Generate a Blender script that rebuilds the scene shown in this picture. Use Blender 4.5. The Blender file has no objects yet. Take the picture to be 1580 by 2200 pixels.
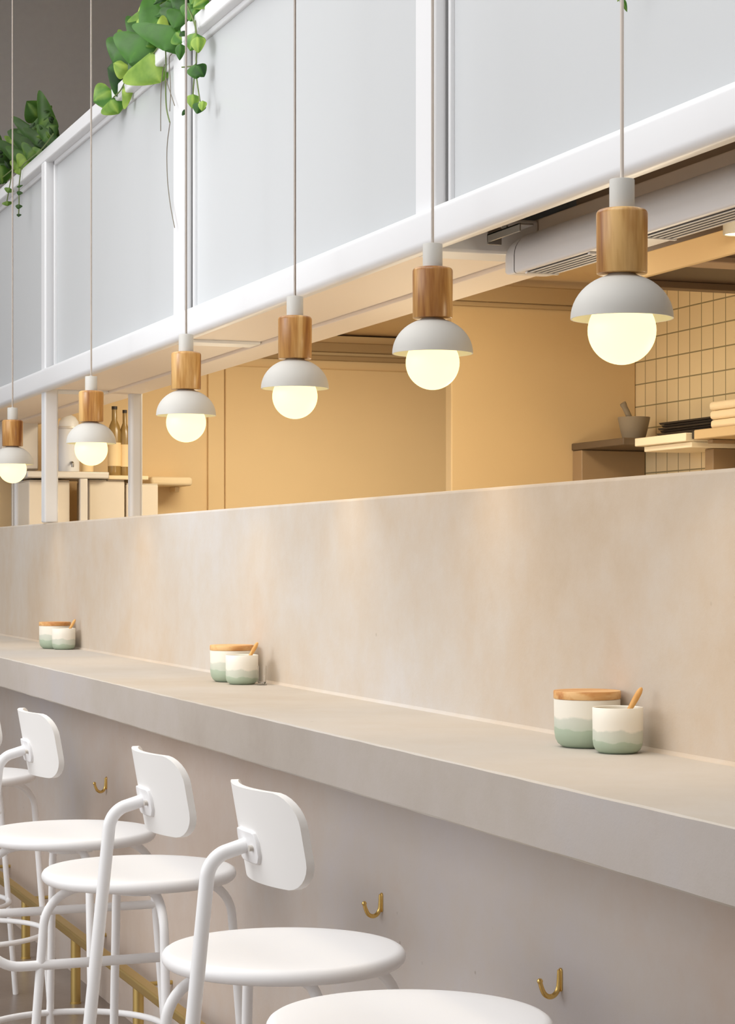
import bpy, math, random
from mathutils import Vector, Matrix
C = bpy.context.scene.collection
R = math.radians
rnd = random.Random(7)

# ------------------------------------------------------------------ colour / materials
def lin(c):
    c = c / 255.0
    return c / 12.92 if c <= 0.04045 else ((c + 0.055) / 1.055) ** 2.4
def rgb(r, g, b): return (lin(r), lin(g), lin(b), 1)

def new_mat(name):
    m = bpy.data.materials.new(name); m.use_nodes = True
    nt = m.node_tree
    return m, nt, nt.nodes['Principled BSDF']
def plain(name, col, rough=0.5, metal=0.0, spec=0.5, coat=0.0, bump=0.0, bscale=200, vary=0.0, vscale=3):
    m, nt, b = new_mat(name)
    b.inputs['Base Color'].default_value = col
    b.inputs['Roughness'].default_value = rough
    b.inputs['Metallic'].default_value = metal
    b.inputs['Specular IOR Level'].default_value = spec
    b.inputs['Coat Weight'].default_value = coat
    tc = nt.nodes.new('ShaderNodeTexCoord')
    if vary:
        n = nt.nodes.new('ShaderNodeTexNoise'); n.inputs['Scale'].default_value = vscale; n.inputs['Detail'].default_value = 4
        nt.links.new(tc.outputs['Object'], n.inputs['Vector'])
        mx = nt.nodes.new('ShaderNodeMix'); mx.data_type = 'RGBA'
        mx.inputs[6].default_value = tuple(max(0, c * (1 - vary)) for c in col[:3]) + (1,)
        mx.inputs[7].default_value = tuple(min(1, c * (1 + vary)) for c in col[:3]) + (1,)
        nt.links.new(n.outputs['Fac'], mx.inputs[0]); nt.links.new(mx.outputs[2], b.inputs['Base Color'])
    if bump:
        n = nt.nodes.new('ShaderNodeTexNoise'); n.inputs['Scale'].default_value = bscale; n.inputs['Detail'].default_value = 3
        nt.links.new(tc.outputs['Object'], n.inputs['Vector'])
        bp = nt.nodes.new('ShaderNodeBump'); bp.inputs['Strength'].default_value = bump; bp.inputs['Distance'].default_value = 0.002
        nt.links.new(n.outputs['Fac'], bp.inputs['Height']); nt.links.new(bp.outputs['Normal'], b.inputs['Normal'])
    return m
def ramp(nt, fac, stops):
    r = nt.nodes.new('ShaderNodeValToRGB')
    els = r.color_ramp.elements
    els[0].position, els[0].color = stops[0]
    els[1].position, els[1].color = stops[-1]
    for p, c in stops[1:-1]:
        e = els.new(p); e.color = c
    nt.links.new(fac, r.inputs['Fac'])
    return r
def concrete(name, cols, rough=0.75, scale=1.1, spec=0.25, pits=0.35):
    m, nt, b = new_mat(name)
    tc = nt.nodes.new('ShaderNodeTexCoord')
    n1 = nt.nodes.new('ShaderNodeTexNoise'); n1.inputs['Scale'].default_value = scale; n1.inputs['Detail'].default_value = 5; n1.inputs['Roughness'].default_value = 0.55
    n2 = nt.nodes.new('ShaderNodeTexNoise'); n2.inputs['Scale'].default_value = 14; n2.inputs['Detail'].default_value = 8; n2.inputs['Roughness'].default_value = 0.7
    for n in (n1, n2): nt.links.new(tc.outputs['Object'], n.inputs['Vector'])
    ad = nt.nodes.new('ShaderNodeMath'); ad.operation = 'MULTIPLY_ADD'; ad.inputs[1].default_value = 0.22
    nt.links.new(n2.outputs['Fac'], ad.inputs[0]); nt.links.new(n1.outputs['Fac'], ad.inputs[2])
    k = len(cols)
    r = ramp(nt, ad.outputs[0], [(0.40 + 0.42 * i / (k - 1), c) for i, c in enumerate(cols)])
    # small pits and scratches with a shape of their own
    vo = nt.nodes.new('ShaderNodeTexVoronoi'); vo.inputs['Scale'].default_value = 11; vo.inputs['Randomness'].default_value = 1
    nt.links.new(tc.outputs['Object'], vo.inputs['Vector'])
    pr = ramp(nt, vo.outputs['Distance'], [(0.0, (1, 1, 1, 1)), (0.028, (1, 1, 1, 1)), (0.05, (0, 0, 0, 1))])
    n3 = nt.nodes.new('ShaderNodeTexNoise'); n3.inputs['Scale'].default_value = 3.7; nt.links.new(tc.outputs['Object'], n3.inputs['Vector'])
    gr = ramp(nt, n3.outputs['Fac'], [(0.52, (0, 0, 0, 1)), (0.62, (1, 1, 1, 1))])
    mu = nt.nodes.new('ShaderNodeMath'); mu.operation = 'MULTIPLY'
    nt.links.new(pr.outputs['Color'], mu.inputs[0]); nt.links.new(gr.outputs['Color'], mu.inputs[1])
    m2 = nt.nodes.new('ShaderNodeMath'); m2.operation = 'MULTIPLY'; m2.inputs[1].default_value = pits
    nt.links.new(mu.outputs[0], m2.inputs[0])
    mx = nt.nodes.new('ShaderNodeMix'); mx.data_type = 'RGBA'
    nt.links.new(m2.outputs[0], mx.inputs[0]); nt.links.new(r.outputs['Color'], mx.inputs[6])
    mx.inputs[7].default_value = tuple(c * 0.55 for c in cols[0][:3]) + (1,)
    nt.links.new(mx.outputs[2], b.inputs['Base Color'])
    b.inputs['Roughness'].default_value = rough; b.inputs['Specular IOR Level'].default_value = spec
    bp = nt.nodes.new('ShaderNodeBump'); bp.inputs['Strength'].default_value = 0.25; bp.inputs['Distance'].default_value = 0.004
    nt.links.new(n2.outputs['Fac'], bp.inputs['Height']); nt.links.new(bp.outputs['Normal'], b.inputs['Normal'])
    return m
def wood(name, dark, mid, light, scale=28, along='Z', rough=0.42):
    m, nt, b = new_mat(name)
    tc = nt.nodes.new('ShaderNodeTexCoord'); mp = nt.nodes.new('ShaderNodeMapping')
    s = {'Z': (1, 1, 0.10), 'X': (0.1, 1, 1), 'Y': (1, 0.1, 1)}[along]
    mp.inputs['Scale'].default_value = s
    nt.links.new(tc.outputs['Object'], mp.inputs['Vector'])
    oi = nt.nodes.new('ShaderNodeObjectInfo')
    va = nt.nodes.new('ShaderNodeVectorMath'); va.operation = 'MULTIPLY_ADD'
    va.inputs[1].default_value = (7, 3, 5)
    cx = nt.nodes.new('ShaderNodeCombineXYZ')
    for i in range(3): nt.links.new(oi.outputs['Random'], cx.inputs[i])
    nt.links.new(cx.outputs[0], va.inputs[0]); nt.links.new(mp.outputs[0], va.inputs[2])
    n = nt.nodes.new('ShaderNodeTexNoise'); n.inputs['Scale'].default_value = scale; n.inputs['Detail'].default_value = 4; n.inputs['Distortion'].default_value = 0.6
    nt.links.new(va.outputs[0], n.inputs['Vector'])
    n2 = nt.nodes.new('ShaderNodeTexNoise'); n2.inputs['Scale'].default_value = scale * 9; n2.inputs['Detail'].default_value = 2
    nt.links.new(va.outputs[0], n2.inputs['Vector'])
    ad = nt.nodes.new('ShaderNodeMath'); ad.operation = 'MULTIPLY_ADD'; ad.inputs[1].default_value = 0.16
    nt.links.new(n2.outputs['Fac'], ad.inputs[0]); nt.links.new(n.outputs['Fac'], ad.inputs[2])
    r = ramp(nt, ad.outputs[0], [(0.42, dark), (0.57, mid), (0.70, light)])
    nt.links.new(r.outputs['Color'], b.inputs['Base Color'])
    b.inputs['Roughness'].default_value = rough
    return m
def tile_mat(name, col, grout, size):
    m, nt, b = new_mat(name)
    tc = nt.nodes.new('ShaderNodeTexCoord')
    sp = nt.nodes.new('ShaderNodeSeparateXYZ'); nt.links.new(tc.outputs['Object'], sp.inputs[0])
    cb = nt.nodes.new('ShaderNodeCombineXYZ'); nt.links.new(sp.outputs['Y'], cb.inputs[0]); nt.links.new(sp.outputs['Z'], cb.inputs[1])
    br = nt.nodes.new('ShaderNodeTexBrick'); br.offset = 0; br.squash = 1
    br.inputs['Scale'].default_value = 1; br.inputs['Brick Width'].default_value = size; br.inputs['Row Height'].default_value = size
    br.inputs['Mortar Size'].default_value = 0.0022; br.inputs['Mortar Smooth'].default_value = 0.1; br.inputs['Bias'].default_value = -0.3
    br.inputs['Color1'].default_value = col
    br.inputs['Color2'].default_value = tuple(c * 0.93 for c in col[:3]) + (1,); br.inputs['Mortar'].default_value = grout
    nt.links.new(cb.outputs[0], br.inputs['Vector']); nt.links.new(br.outputs['Color'], b.inputs['Base Color'])
    bp = nt.nodes.new('ShaderNodeBump'); bp.inputs['Strength'].default_value = 0.5; bp.inputs['Distance'].default_value = 0.002; bp.invert = True
    nt.links.new(br.outputs['Fac'], bp.inputs['Height']); nt.links.new(bp.outputs['Normal'], b.inputs['Normal'])
    b.inputs['Roughness'].default_value = 0.35
    return m
def glaze_mat(name, z0, z1, z2, mid_top):
    # three dipped glaze bands with wavy borders: sage at the foot, pale sage, cream at the rim
    m, nt, b = new_mat(name)
    tc = nt.nodes.new('ShaderNodeTexCoord'); sp = nt.nodes.new('ShaderNodeSeparateXYZ'); nt.links.new(tc.outputs['Object'], sp.inputs[0])
    n = nt.nodes.new('ShaderNodeTexNoise'); n.inputs['Scale'].default_value = 26; n.inputs['Detail'].default_value = 3
    nt.links.new(tc.outputs['Object'], n.inputs['Vector'])
    ma = nt.nodes.new('ShaderNodeMath'); ma.operation = 'MULTIPLY_ADD'; ma.inputs[1].default_value = 0.020
    nt.links.new(n.outputs['Fac'], ma.inputs[0]); nt.links.new(sp.outputs['Z'], ma.inputs[2])
    mr = nt.nodes.new('ShaderNodeMapRange'); mr.inputs['From Min'].default_value = z0 + 0.010; mr.inputs['From Max'].default_value = z2 + 0.010
    nt.links.new(ma.outputs[0], mr.inputs['Value'])
    p1 = (z1 - z0) / (z2 - z0); p2 = (mid_top - z0) / (z2 - z0)
    r = ramp(nt, mr.outputs[0], [(0, rgb(160, 176, 154)), (p1 - .01, rgb(174, 188, 166)), (p1 + .01, rgb(198, 204, 188)), (p2 - .02, rgb(208, 210, 196)), (p2 + .02, rgb(238, 232, 218)), (1, rgb(242, 237, 224))])
    nt.links.new(r.outputs['Color'], b.inputs['Base Color']); b.inputs['Roughness'].default_value = 0.55
    return m
def leaf_mat(name, a, bcol, edge):
    m, nt, b = new_mat(name)
    at = nt.nodes.new('ShaderNodeAttribute'); at.attribute_name = 'tone'
    n = nt.nodes.new('ShaderNodeTexNoise'); n.inputs['Scale'].default_value = 30
    tc = nt.nodes.new('ShaderNodeTexCoord'); nt.links.new(tc.outputs['Object'], n.inputs['Vector'])
    ma = nt.nodes.new('ShaderNodeMath'); ma.operation = 'MULTIPLY_ADD'; ma.inputs[1].default_value = 0.25
    nt.links.new(n.outputs['Fac'], ma.inputs[0]); nt.links.new(at.outputs['Fac'], ma.inputs[2])
    r = ramp(nt, ma.outputs[0], [(0.16, a), (0.60, bcol), (1.05 if False else 1.0, edge)])
    nt.links.new(r.outputs['Color'], b.inputs['Base Color'])
    b.inputs['Roughness'].default_value = 0.5; b.inputs['Specular IOR Level'].default_value = 0.3
    b.inputs['Subsurface Weight'].default_value = 0.0
    return m

M = {}
M['white_metal'] = plain('white_metal', rgb(229, 230, 232), 0.38)
M['stool_white'] = plain('stool_white', rgb(251, 251, 252), 0.42)
M['plate_white'] = plain('plate_white', rgb(251, 250, 248), 0.5)
M['panel'] = plain('panel', rgb(202, 205, 207), 0.33, spec=0.5)
M['soffit'] = plain('soffit', rgb(246, 232, 216), 0.5)
M['recess'] = plain('recess', rgb(206, 186, 162), 0.7)
M['unit'] = plain('unit', rgb(226, 222, 220), 0.4)
M['dark_slot'] = plain('dark_slot', rgb(52, 46, 40), 0.7)
M['joint'] = plain('joint', rgb(120, 120, 120), 0.8)
M['steel'] = plain('steel', rgb(150, 146, 140), 0.35, metal=0.9)
M['steel_pale'] = plain('steel_pale', rgb(214, 208, 200), 0.4, metal=0.35)
M['wall_conc'] = concrete('wall_conc', [rgb(187, 165, 138), rgb(197, 180, 160), rgb(202, 192, 180), rgb(206, 202, 199)], scale=0.75)
M['top_conc'] = concrete('top_conc', [rgb(186, 174, 159), rgb(193, 184, 172), rgb(198, 191, 182), rgb(200, 195, 189)], scale=1.2, rough=0.6, pits=0.7)
M['low_conc'] = concrete('low_conc', [rgb(196, 178, 163), rgb(202, 187, 175), rgb(204, 195, 188), rgb(203, 197, 197)], scale=1.0, rough=0.85, pits=0.5)
M['edge_conc_shaded'] = concrete('edge_conc_shaded', [rgb(166, 156, 146), rgb(173, 164, 155), rgb(178, 170, 164), rgb(176, 171, 170)], scale=1.4, rough=0.85, pits=0.8)  # rougher grey cast edge, darkened further to put its weaker light into the colour
M['floor'] = concrete('floor_conc', [rgb(120, 106, 96), rgb(138, 124, 114), rgb(150, 138, 128), rgb(146, 138, 132)], scale=1.5, rough=0.3, spec=0.5)
M['dark_wall'] = plain('dark_wall', rgb(164, 162, 161), 0.85, bump=0.15, bscale=120, vary=0.05, vscale=30)
M['ceil'] = plain('ceil', rgb(205, 203, 200), 0.9)
M['ochre'] = plain('ochre', rgb(230, 203, 158), 0.75, bump=0.1, bscale=90, vary=0.03, vscale=4)
M['ochre_deep'] = plain('ochre_deep', rgb(206, 178, 134), 0.8, bump=0.1, bscale=90, vary=0.04, vscale=5)
M['brown_ceil'] = plain('brown_ceil', rgb(176, 150, 112), 0.8)
M['hood'] = plain('hood', rgb(92, 74, 60), 0.45, metal=0.3)
M['hood_edge'] = plain('hood_edge', rgb(122, 100, 78), 0.5, metal=0.2)
M['shelf_tan'] = plain('shelf_tan', rgb(214, 184, 138), 0.6)
M['carton'] = plain('carton', rgb(220, 208, 190), 0.75, vary=0.05, vscale=8)
M['hood_strip'] = plain('hood_strip', rgb(176, 152, 132), 0.45, metal=0.3)
M['tile'] = tile_mat('tile', rgb(226, 206, 166), rgb(140, 128, 96), 0.0745)
M['shelf_brown'] = plain('shelf_brown', rgb(150, 124, 92), 0.6)
M['shelf_dark'] = plain('shelf_dark', rgb(96, 78, 58), 0.6)
M['board'] = plain('board', rgb(250, 236, 206), 0.6)
M['stone'] = plain('stone', rgb(140, 126, 106), 0.8, bump=0.2, bscale=150)
M['black'] = plain('black', rgb(48, 40, 34), 0.5)
M['cream'] = plain('cream', rgb(236, 216, 180), 0.8)
M['brass'] = plain('brass', rgb(232, 196, 120), 0.24, metal=1.0)
M['rail_brass'] = plain('rail_brass', rgb(214, 186, 118), 0.42, metal=1.0)
M['lamp_white'] = plain('lamp_white', rgb(198, 196, 190), 0.55)
M['cord'] = plain('cord', rgb(212, 202, 192), 0.6)
M['lamp_wood'] = wood('lamp_wood', rgb(134, 80, 36), rgb(186, 136, 74), rgb(222, 180, 116), scale=22, rough=0.3)
M['lid_wood'] = wood('lid_wood', rgb(186, 120, 62), rgb(214, 158, 96), rgb(230, 186, 128), scale=30, along='X', rough=0.55)
M['spoon_wood'] = wood('spoon_wood', rgb(200, 136, 66), rgb(222, 164, 90), rgb(232, 180, 110), scale=40, rough=0.55)
M['glaze_big'] = glaze_mat('glaze_big', 0.0, 0.030, 0.090, 0.047)
M['glaze_small'] = glaze_mat('glaze_small', 0.0, 0.018, 0.070, 0.035)
M['leaf'] = leaf_mat('leaf', rgb(22, 58, 14), rgb(64, 116, 32), rgb(166, 192, 84))
M['leaf_shaded'] = leaf_mat('leaf_shaded', rgb(12, 32, 3), rgb(44, 80, 10), rgb(112, 138, 44))  # same green darkened, so the far plant's shade sits in its leaf colour
M['vine'] = plain('vine', rgb(104, 120, 66), 0.6)
M['vine_dry'] = plain('vine_dry', rgb(118, 110, 96), 0.7)
M['soil'] = plain('soil', rgb(52, 42, 34), 0.95)
m, nt, b = new_mat('bulb')
b.inputs['Base Color'].default_value = (.25, .23, .16, 1)
b.inputs['Emission Color'].default_value = (1.0, 0.80, 0.36, 1); b.inputs['Emission Strength'].default_value = 1.9
M['bulb'] = m
m, nt, b = new_mat('glass')
b.inputs['Base Color'].default_value = (1, 1, 1, 1); b.inputs['Roughness'].default_value = 0.03; b.inputs['Transmission Weight'].default_value = 1.0; b.inputs['IOR'].default_value = 1.18
M['glass'] = m
m, nt, b = new_mat('downlight')
b.inputs['Emission Color'].default_value = (1.0, 0.8, 0.5, 1); b.inputs['Emission Strength'].default_value = 3
M['downlight'] = m

# ------------------------------------------------------------------ mesh helpers
class MB:
    def __init__(s): s.v = []; s.f = []; s.t = []
    def add(s, vs, fs, tone=None):
        o = len(s.v); s.v += [tuple(p) for p in vs]; s.f += [tuple(i + o for i in f) for f in fs]
        s.t += (tone if tone is not None else [0.5] * len(vs))
        return s
    def box(s, x0, x1, y0, y1, z0, z1):
        vs = [(x, y, z) for x in (x0, x1) for y in (y0, y1) for z in (z0, z1)]
        return s.add(vs, [(0, 1, 3, 2), (4, 6, 7, 5), (0, 4, 5, 1), (2, 3, 7, 6), (0, 2, 6, 4), (1, 5, 7, 3)])
    def tube(s, pts, r, n=14, cap=True):
        pts = [Vector(p) for p in pts]
        rs = r if isinstance(r, (list, tuple)) else [r] * len(pts)
        tang = []
        for i in range(len(pts)):
            a = pts[max(0, i - 1)]; b = pts[min(len(pts) - 1, i + 1)]
            tang.append((b - a).normalized())
        up = Vector((0, 0, 1)) if abs(tang[0].z) < 0.9 else Vector((1, 0, 0))
        u = tang[0].cross(up).normalized()
        vs = []; fs = []
        for i, p in enumerate(pts):
            u = (u - tang[i] * u.dot(tang[i])).normalized(); w = tang[i].cross(u)
            for k in range(n):
                a = 2 * math.pi * k / n
                vs.append(p + (u * math.cos(a) + w * math.sin(a)) * rs[i])
        for i in range(len(pts) - 1):
            for k in range(n):
                fs.append((i * n + k, i * n + (k + 1) % n, (i + 1) * n + (k + 1) % n, (i + 1) * n + k))
        if cap:
            fs.append(tuple(range(n))[::-1]); fs.append(tuple((len(pts) - 1) * n + k for k in range(n)))
        return s.add(vs, fs)
    def ring(s, c, Rr, r, n=64, k=12):
        vs = []; fs = []
        for i in range(n):
            a = 2 * math.pi * i / n
            for j in range(k):
                b = 2 * math.pi * j / k
                q = Rr + r * math.cos(b)
                vs.append((c[0] + q * math.cos(a), c[1] + q * math.sin(a), c[2] + r * math.sin(b)))
        for i in range(n):
            for j in range(k):
                fs.append((i * k + j, ((i + 1) % n) * k + j, ((i + 1) % n) * k + (j + 1) % k, i * k + (j + 1) % k))
        return s.add(vs, fs)
    def lathe(s, prof, n=48, c=(0, 0, 0), closed=False):
        # prof: list of (r, z); r == 0 makes a pole
        vs = []; idx = []; fs = []
        for r, z in prof:
            if r < 1e-7:
                idx.append([len(vs)]); vs.append((c[0], c[1], c[2] + z))
            else:
                row = []
                for k in range(n):
                    a = 2 * math.pi * k / n
                    row.append(len(vs)); vs.append((c[0] + r * math.cos(a), c[1] + r * math.sin(a), c[2] + z))
                idx.append(row)
        pairs = list(zip(idx[:-1], idx[1:])) + ([(idx[-1], idx[0])] if closed else [])
        for A, B in pairs:
            for k in range(n):
                k2 = (k + 1) % n
                if len(A) == 1 and len(B) == 1: continue
                if len(A) == 1: fs.append((A[0], B[k2], B[k]))
                elif len(B) == 1: fs.append((A[k], A[k2], B[0]))
                else: fs.append((A[k], A[k2], B[k2], B[k]))
        return s.add(vs, fs)
    def prism(s, poly, axis, a0, a1):
        # poly in the two other axes, extruded along axis
        n = len(poly); vs = []
        for a in (a0, a1):
            for p, q in poly:
                vs.append({'x': (a, p, q), 'y': (p, a, q), 'z': (p, q, a)}[axis])
        fs = [tuple(range(n)), tuple(range(2 * n - 1, n - 1, -1))]
        for i in range(n): fs.append((i, (i + 1) % n, n + (i + 1) % n, n + i))
        return s.add(vs, fs)

def obj(name, mb, mat, parent=None, bevel=0.0, smooth=True, angle=35, seg=2, loc=None):
    me = bpy.data.meshes.new(name); me.from_pydata(mb.v, [], mb.f)
    if any(abs(t - 0.5) > 1e-6 for t in mb.t):
        at = me.attributes.new('tone', 'FLOAT', 'POINT')
        at.data.foreach_set('value', mb.t)
    me.materials.append(M[mat] if isinstance(mat, str) else mat)
    import bmesh
    bm = bmesh.new(); bm.from_mesh(me); bmesh.ops.recalc_face_normals(bm, faces=bm.faces); bm.to_mesh(me); bm.free()
    if smooth:
        me.polygons.foreach_set('use_smooth', [True] * len(me.polygons)); me.set_sharp_from_angle(angle=R(angle))
    o = bpy.data.objects.new(name, me); C.objects.link(o)
    if parent is not None: o.parent = parent
    if loc is not None: o.location = loc
    if bevel:
        bv = o.modifiers.new('bevel', 'BEVEL'); bv.width = bevel; bv.segments = seg; bv.limit_method = 'ANGLE'; bv.angle_limit = R(40)
        bv.harden_normals = False
    return o
def tag(o, label, cat, group=None, kind=None):
    o['label'] = label; o['category'] = cat
    if group: o['group'] = group
    if kind: o['kind'] = kind
    return o
def thing(name, label, cat, loc=(0, 0, 0), rz=0, group=None):
    o = bpy.data.objects.new(name, None); C.objects.link(o); o.empty_display_size = 0.1
    o.location = loc; o.rotation_euler = (0, 0, rz)
    return tag(o, label, cat, group)
def struct(name, mb, mat, bevel=0.0, label=None, parent=None, **k):
    o = obj(name, mb, mat, parent, bevel, **k)
    if parent is None: o['kind'] = 'structure'
    if label: o['label'] = label
    return o
def box(*a): return MB().box(*a)
def copy_tree(o, parent=None):
    c = o.copy(); C.objects.link(c)
    if parent is not None: c.parent = parent
    for ch in list(o.children): copy_tree(ch, c)
    return c
def fillet(pts, rad, n=8):
    pts = [Vector(p) for p in pts]
    rads = rad if isinstance(rad, (list, tuple)) else [rad] * len(pts)
    out = [pts[0]]
    for i in range(1, len(pts) - 1):
        p = pts[i]; a = (pts[i - 1] - p); b = (pts[i + 1] - p)
        la, lb = a.length, b.length; a.normalize(); b.normalize()
        ang = a.angle(b); d = min(rads[i] / math.tan(ang / 2), la * 0.49, lb * 0.49)
        r = d * math.tan(ang / 2)
        c = p + (a + b).normalized() * (r / math.sin(ang / 2))
        p0 = p + a * d; p1 = p + b * d
        v0 = p0 - c; v1 = p1 - c
        th = v0.angle(v1)
        for k in range(n + 1):
            t = k / n
            v = (v0 * math.sin((1 - t) * th) + v1 * math.sin(t * th)) / math.sin(th)
            out.append(c + v)
    out.append(pts[-1])
    return out
def smooth_path(pts, n=6):
    pts = [Vector(p) for p in pts]; out = []
    for i in range(len(pts) - 1):
        p0 = pts[max(0, i - 1)]; p1 = pts[i]; p2 = pts[i + 1]; p3 = pts[min(len(pts) - 1, i + 2)]
        for k in range(n):
            t = k / n
            out.append(0.5 * ((2 * p1) + (p2 - p0) * t + (2 * p0 - 5 * p1 + 4 * p2 - p3) * t * t + (3 * p1 - p0 - 3 * p2 + p3) * t ** 3))
    out.append(pts[-1]); return out

# ------------------------------------------------------------------ camera (measured from the vanishing point of the counter)
F = 4500.0; XVP = -895.0; HY = 1204.0; EYE = 1.35
TH = math.atan((790 - XVP) / F); CT, ST = math.cos(TH), math.sin(TH)
cam = bpy.data.cameras.new('camera'); co = bpy.data.objects.new('camera', cam); C.objects.link(co)
co.location = (0, 0, EYE); co.rotation_euler = (R(90), 0, -TH)
cam.sensor_fit = 'HORIZONTAL'; cam.sensor_width = 36; cam.lens = 36 * F / 1580
cam.shift_y = (HY - 1100) / 1580; cam.clip_start = 0.05
bpy.context.scene.camera = co
# a point of the photograph on the plane X = v (v is the distance across the counter, Y runs along it)
def at(px, py, v):
    Z = F * v / (CT * (px - XVP)); s = (Z - v * ST) / CT
    return Vector((v, s, EYE + (HY - py) * Z / F))

# ------------------------------------------------------------------ the room
YN, YF = -3.0, 11.0
HC = 4.8
struct('floor', box(-4.5, 4.4, YN, YF, -0.1, 0.0), 'floor')
struct('ceiling', box(-4.5, 4.4, YN, YF, HC, HC + .1), 'ceil')
struct('wall_end', box(-4.5, 4.4, YF, YF + 0.15, 0, HC), 'dark_wall')
struct('wall_back', box(4.25, 4.4, YN, YF, 0, HC), 'dark_wall')
struct('wall_near', box(-4.5, 4.25, YN - .15, YN, 0, HC), 'ceil')
# low wall between bar and kitchen: thick ledge part above, recessed part under the counter
struct('wall_ledge', box(1.557, 1.70, 0.6, YF - .01, 0.962, 1.484), 'wall_conc', bevel=0.006)
struct('wall_lower', box(1.50, 1.70, 0.6, YF - .01, 0.0, 0.96), 'low_conc')
# kitchen shell
struct('wall_tiled', box(3.3, 3.42, 0.6, 6.31, 0, 2.4), 'tile')
struct('wall_partition', box(2.63, 3.299, 6.25, 6.30, 0, 2.20), 'ochre_deep', bevel=0.004)
struct('wall_kitchen', box(1.70, 4.24, 9.40, 9.50, 0, 2.42), 'ochre')
struct('ceiling_kitchen', MB().box(1.92, 3.3, 0.6, 6.9, 2.27, 2.31).box(1.92, 4.24, 6.9, 9.5, 2.43, 2.47).box(1.92, 4.24, 6.86, 6.9, 2.27, 2.47), 'ochre')
# mouldings where the kitchen walls meet the ceiling
struct('trim_1', MB().box(2.60, 3.299, 6.222, 6.249, 2.19, 2.245).box(2.60, 3.299, 6.235, 6.249, 2.175, 2.19), 'brown_ceil', bevel=0.004)
struct('trim_2', MB().box(1.92, 4.24, 9.36, 9.399, 2.34, 2.385).box(1.92, 4.24, 9.38, 9.399, 2.30, 2.325), 'brown_ceil', bevel=0.006)
# flush door in the kitchen end wall
d = struct('door_1', box(2.806, 3.95, 9.385, 9.399, 0.0, 2.26), 'ochre', bevel=0.006)
struct('frame', box(2.722, 2.80, 9.382, 9.399, 0.0, 2.28), 'ochre', bevel=0.004, parent=d)

# ------------------------------------------------------------------ counter
mb = MB()
n = 200
ys = [0.6 + (YF - 0.6) * i / n for i in range(n + 1)]
for y in ys: pass
# cross-section with slightly irregular lower arris, as cast
sec = [(1.2025, 1.053), (1.2, 1.0505), (1.20, 1.0), (1.2, 0.965), (1.203, 0.962), (1.30, 0.962), (1.5565, 0.962), (1.5565, 1.053), (1.40, 1.053)]
K = len(sec); vs = []; fs = []
for y in ys:
    for i, (x, z) in enumerate(sec):
        j = 0.0005 if i in (0, 1, 3, 4) else 0
        vs.append((x + rnd.uniform(-j, j), y, z + rnd.uniform(-j, j)))
for a in range(n):
    for i in range(K): fs.append((a * K + i, a * K + (i + 1) % K, (a + 1) * K + (i + 1) % K, (a + 1) * K + i))
fs.append(tuple(range(K))); fs.append(tuple(n * K + i for i in range(K))[::-1])
mb.add(vs, fs)
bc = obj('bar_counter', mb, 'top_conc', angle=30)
bc.data.materials.append(M['edge_conc_shaded'])
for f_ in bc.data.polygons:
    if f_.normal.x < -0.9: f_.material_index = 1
tag(bc, 'long beige concrete bar counter slab running along the low wall', 'counter')
# cove of plaster where slab meets wall
mb = MB(); prof = [(1.557, 1.053), (1.551, 1.053), (1.5535, 1.0545), (1.5555, 1.0565), (1.557, 1.059)]
mb.prism(prof, 'y', 0.6, YF); struct('trim_3', mb, 'wall_conc')

# ------------------------------------------------------------------ white canopy over the kitchen hatch
cn = thing('hatch_canopy', 'white metal framed canopy box with flat panels over the kitchen hatch', 'canopy', (1.555, 0.6, 1.955))
def cpart(name, mb, mat, bevel=0.0, par=None, **k):
    mb.v = [(x - 1.555, y - 0.6, z - 1.955) for x, y, z in mb.v]
    return obj(name, mb, mat, par or cn, bevel, **k)
def rounded_rail(x0, x1, z0, z1, rr, y0, y1):
    pts = []
    for cx, cz, a0 in ((x0 + rr, z0 + rr, 180), (x1 - rr * .3, z0 + rr * .3, 270), (x1 - rr * .3, z1 - rr * .3, 0), (x0 + rr, z1 - rr, 90)):
        r_ = rr if cx < (x0 + x1) / 2 else rr * .3
        for k in range(7):
            a = R(a0 + 90 * k / 6); pts.append((cx + r_ * math.cos(a), cz + r_ * math.sin(a)))
    return MB().prism(pts, 'y', y0, y1)
Y0 = 0.62
cpart('bottom_rail', rounded_rail(1.528, 1.562, 1.955, 2.034, 0.016, Y0, 10.98), 'white_metal', angle=40)
cpart('top_rail', box(1.553, 1.63, Y0, 10.98, 2.782, 2.832), 'white_metal', bevel=0.006)
cpart('back_beam', box(1.79, 1.91, Y0, 10.98, 1.957, 2.034), 'soffit', bevel=0.004, seg=3)
cpart('back_panel', box(1.885, 1.905, Y0, 10.98, 2.034, 2.80), 'panel')
cpart('end_panel', box(1.603, 1.884, Y0, Y0 + .02, 1.965, 2.79), 'panel')
cpart('planter_floor', box(1.60, 1.885, Y0, 10.98, 2.60, 2.62), 'panel')
posts = [2.0, 3.826, 5.655, 7.485, 9.31]
for y in posts:
    low = 1.486 if abs(y - 7.485) < .01 or y > 9 else 2.0
    cpart('post', box(1.552, 1.602, y - (0.05 if low > 1.9 else 0.032), y + (0.05 if low > 1.9 else 0.032), low, 2.786), 'white_metal', bevel=0.006)
    if y > 3: cpart('cross_beam', box(1.563, 1.789, y - 0.025, y + 0.075, 1.958, 2.03), 'white_metal', bevel=0.006)
for y in posts[1:3]:
    cpart('shadow_joint', box(1.576, 1.5795, y - 0.0555, y - 0.0515, 2.036, 2.780), 'joint')
edges = [Y0] + posts + [10.98]
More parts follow.
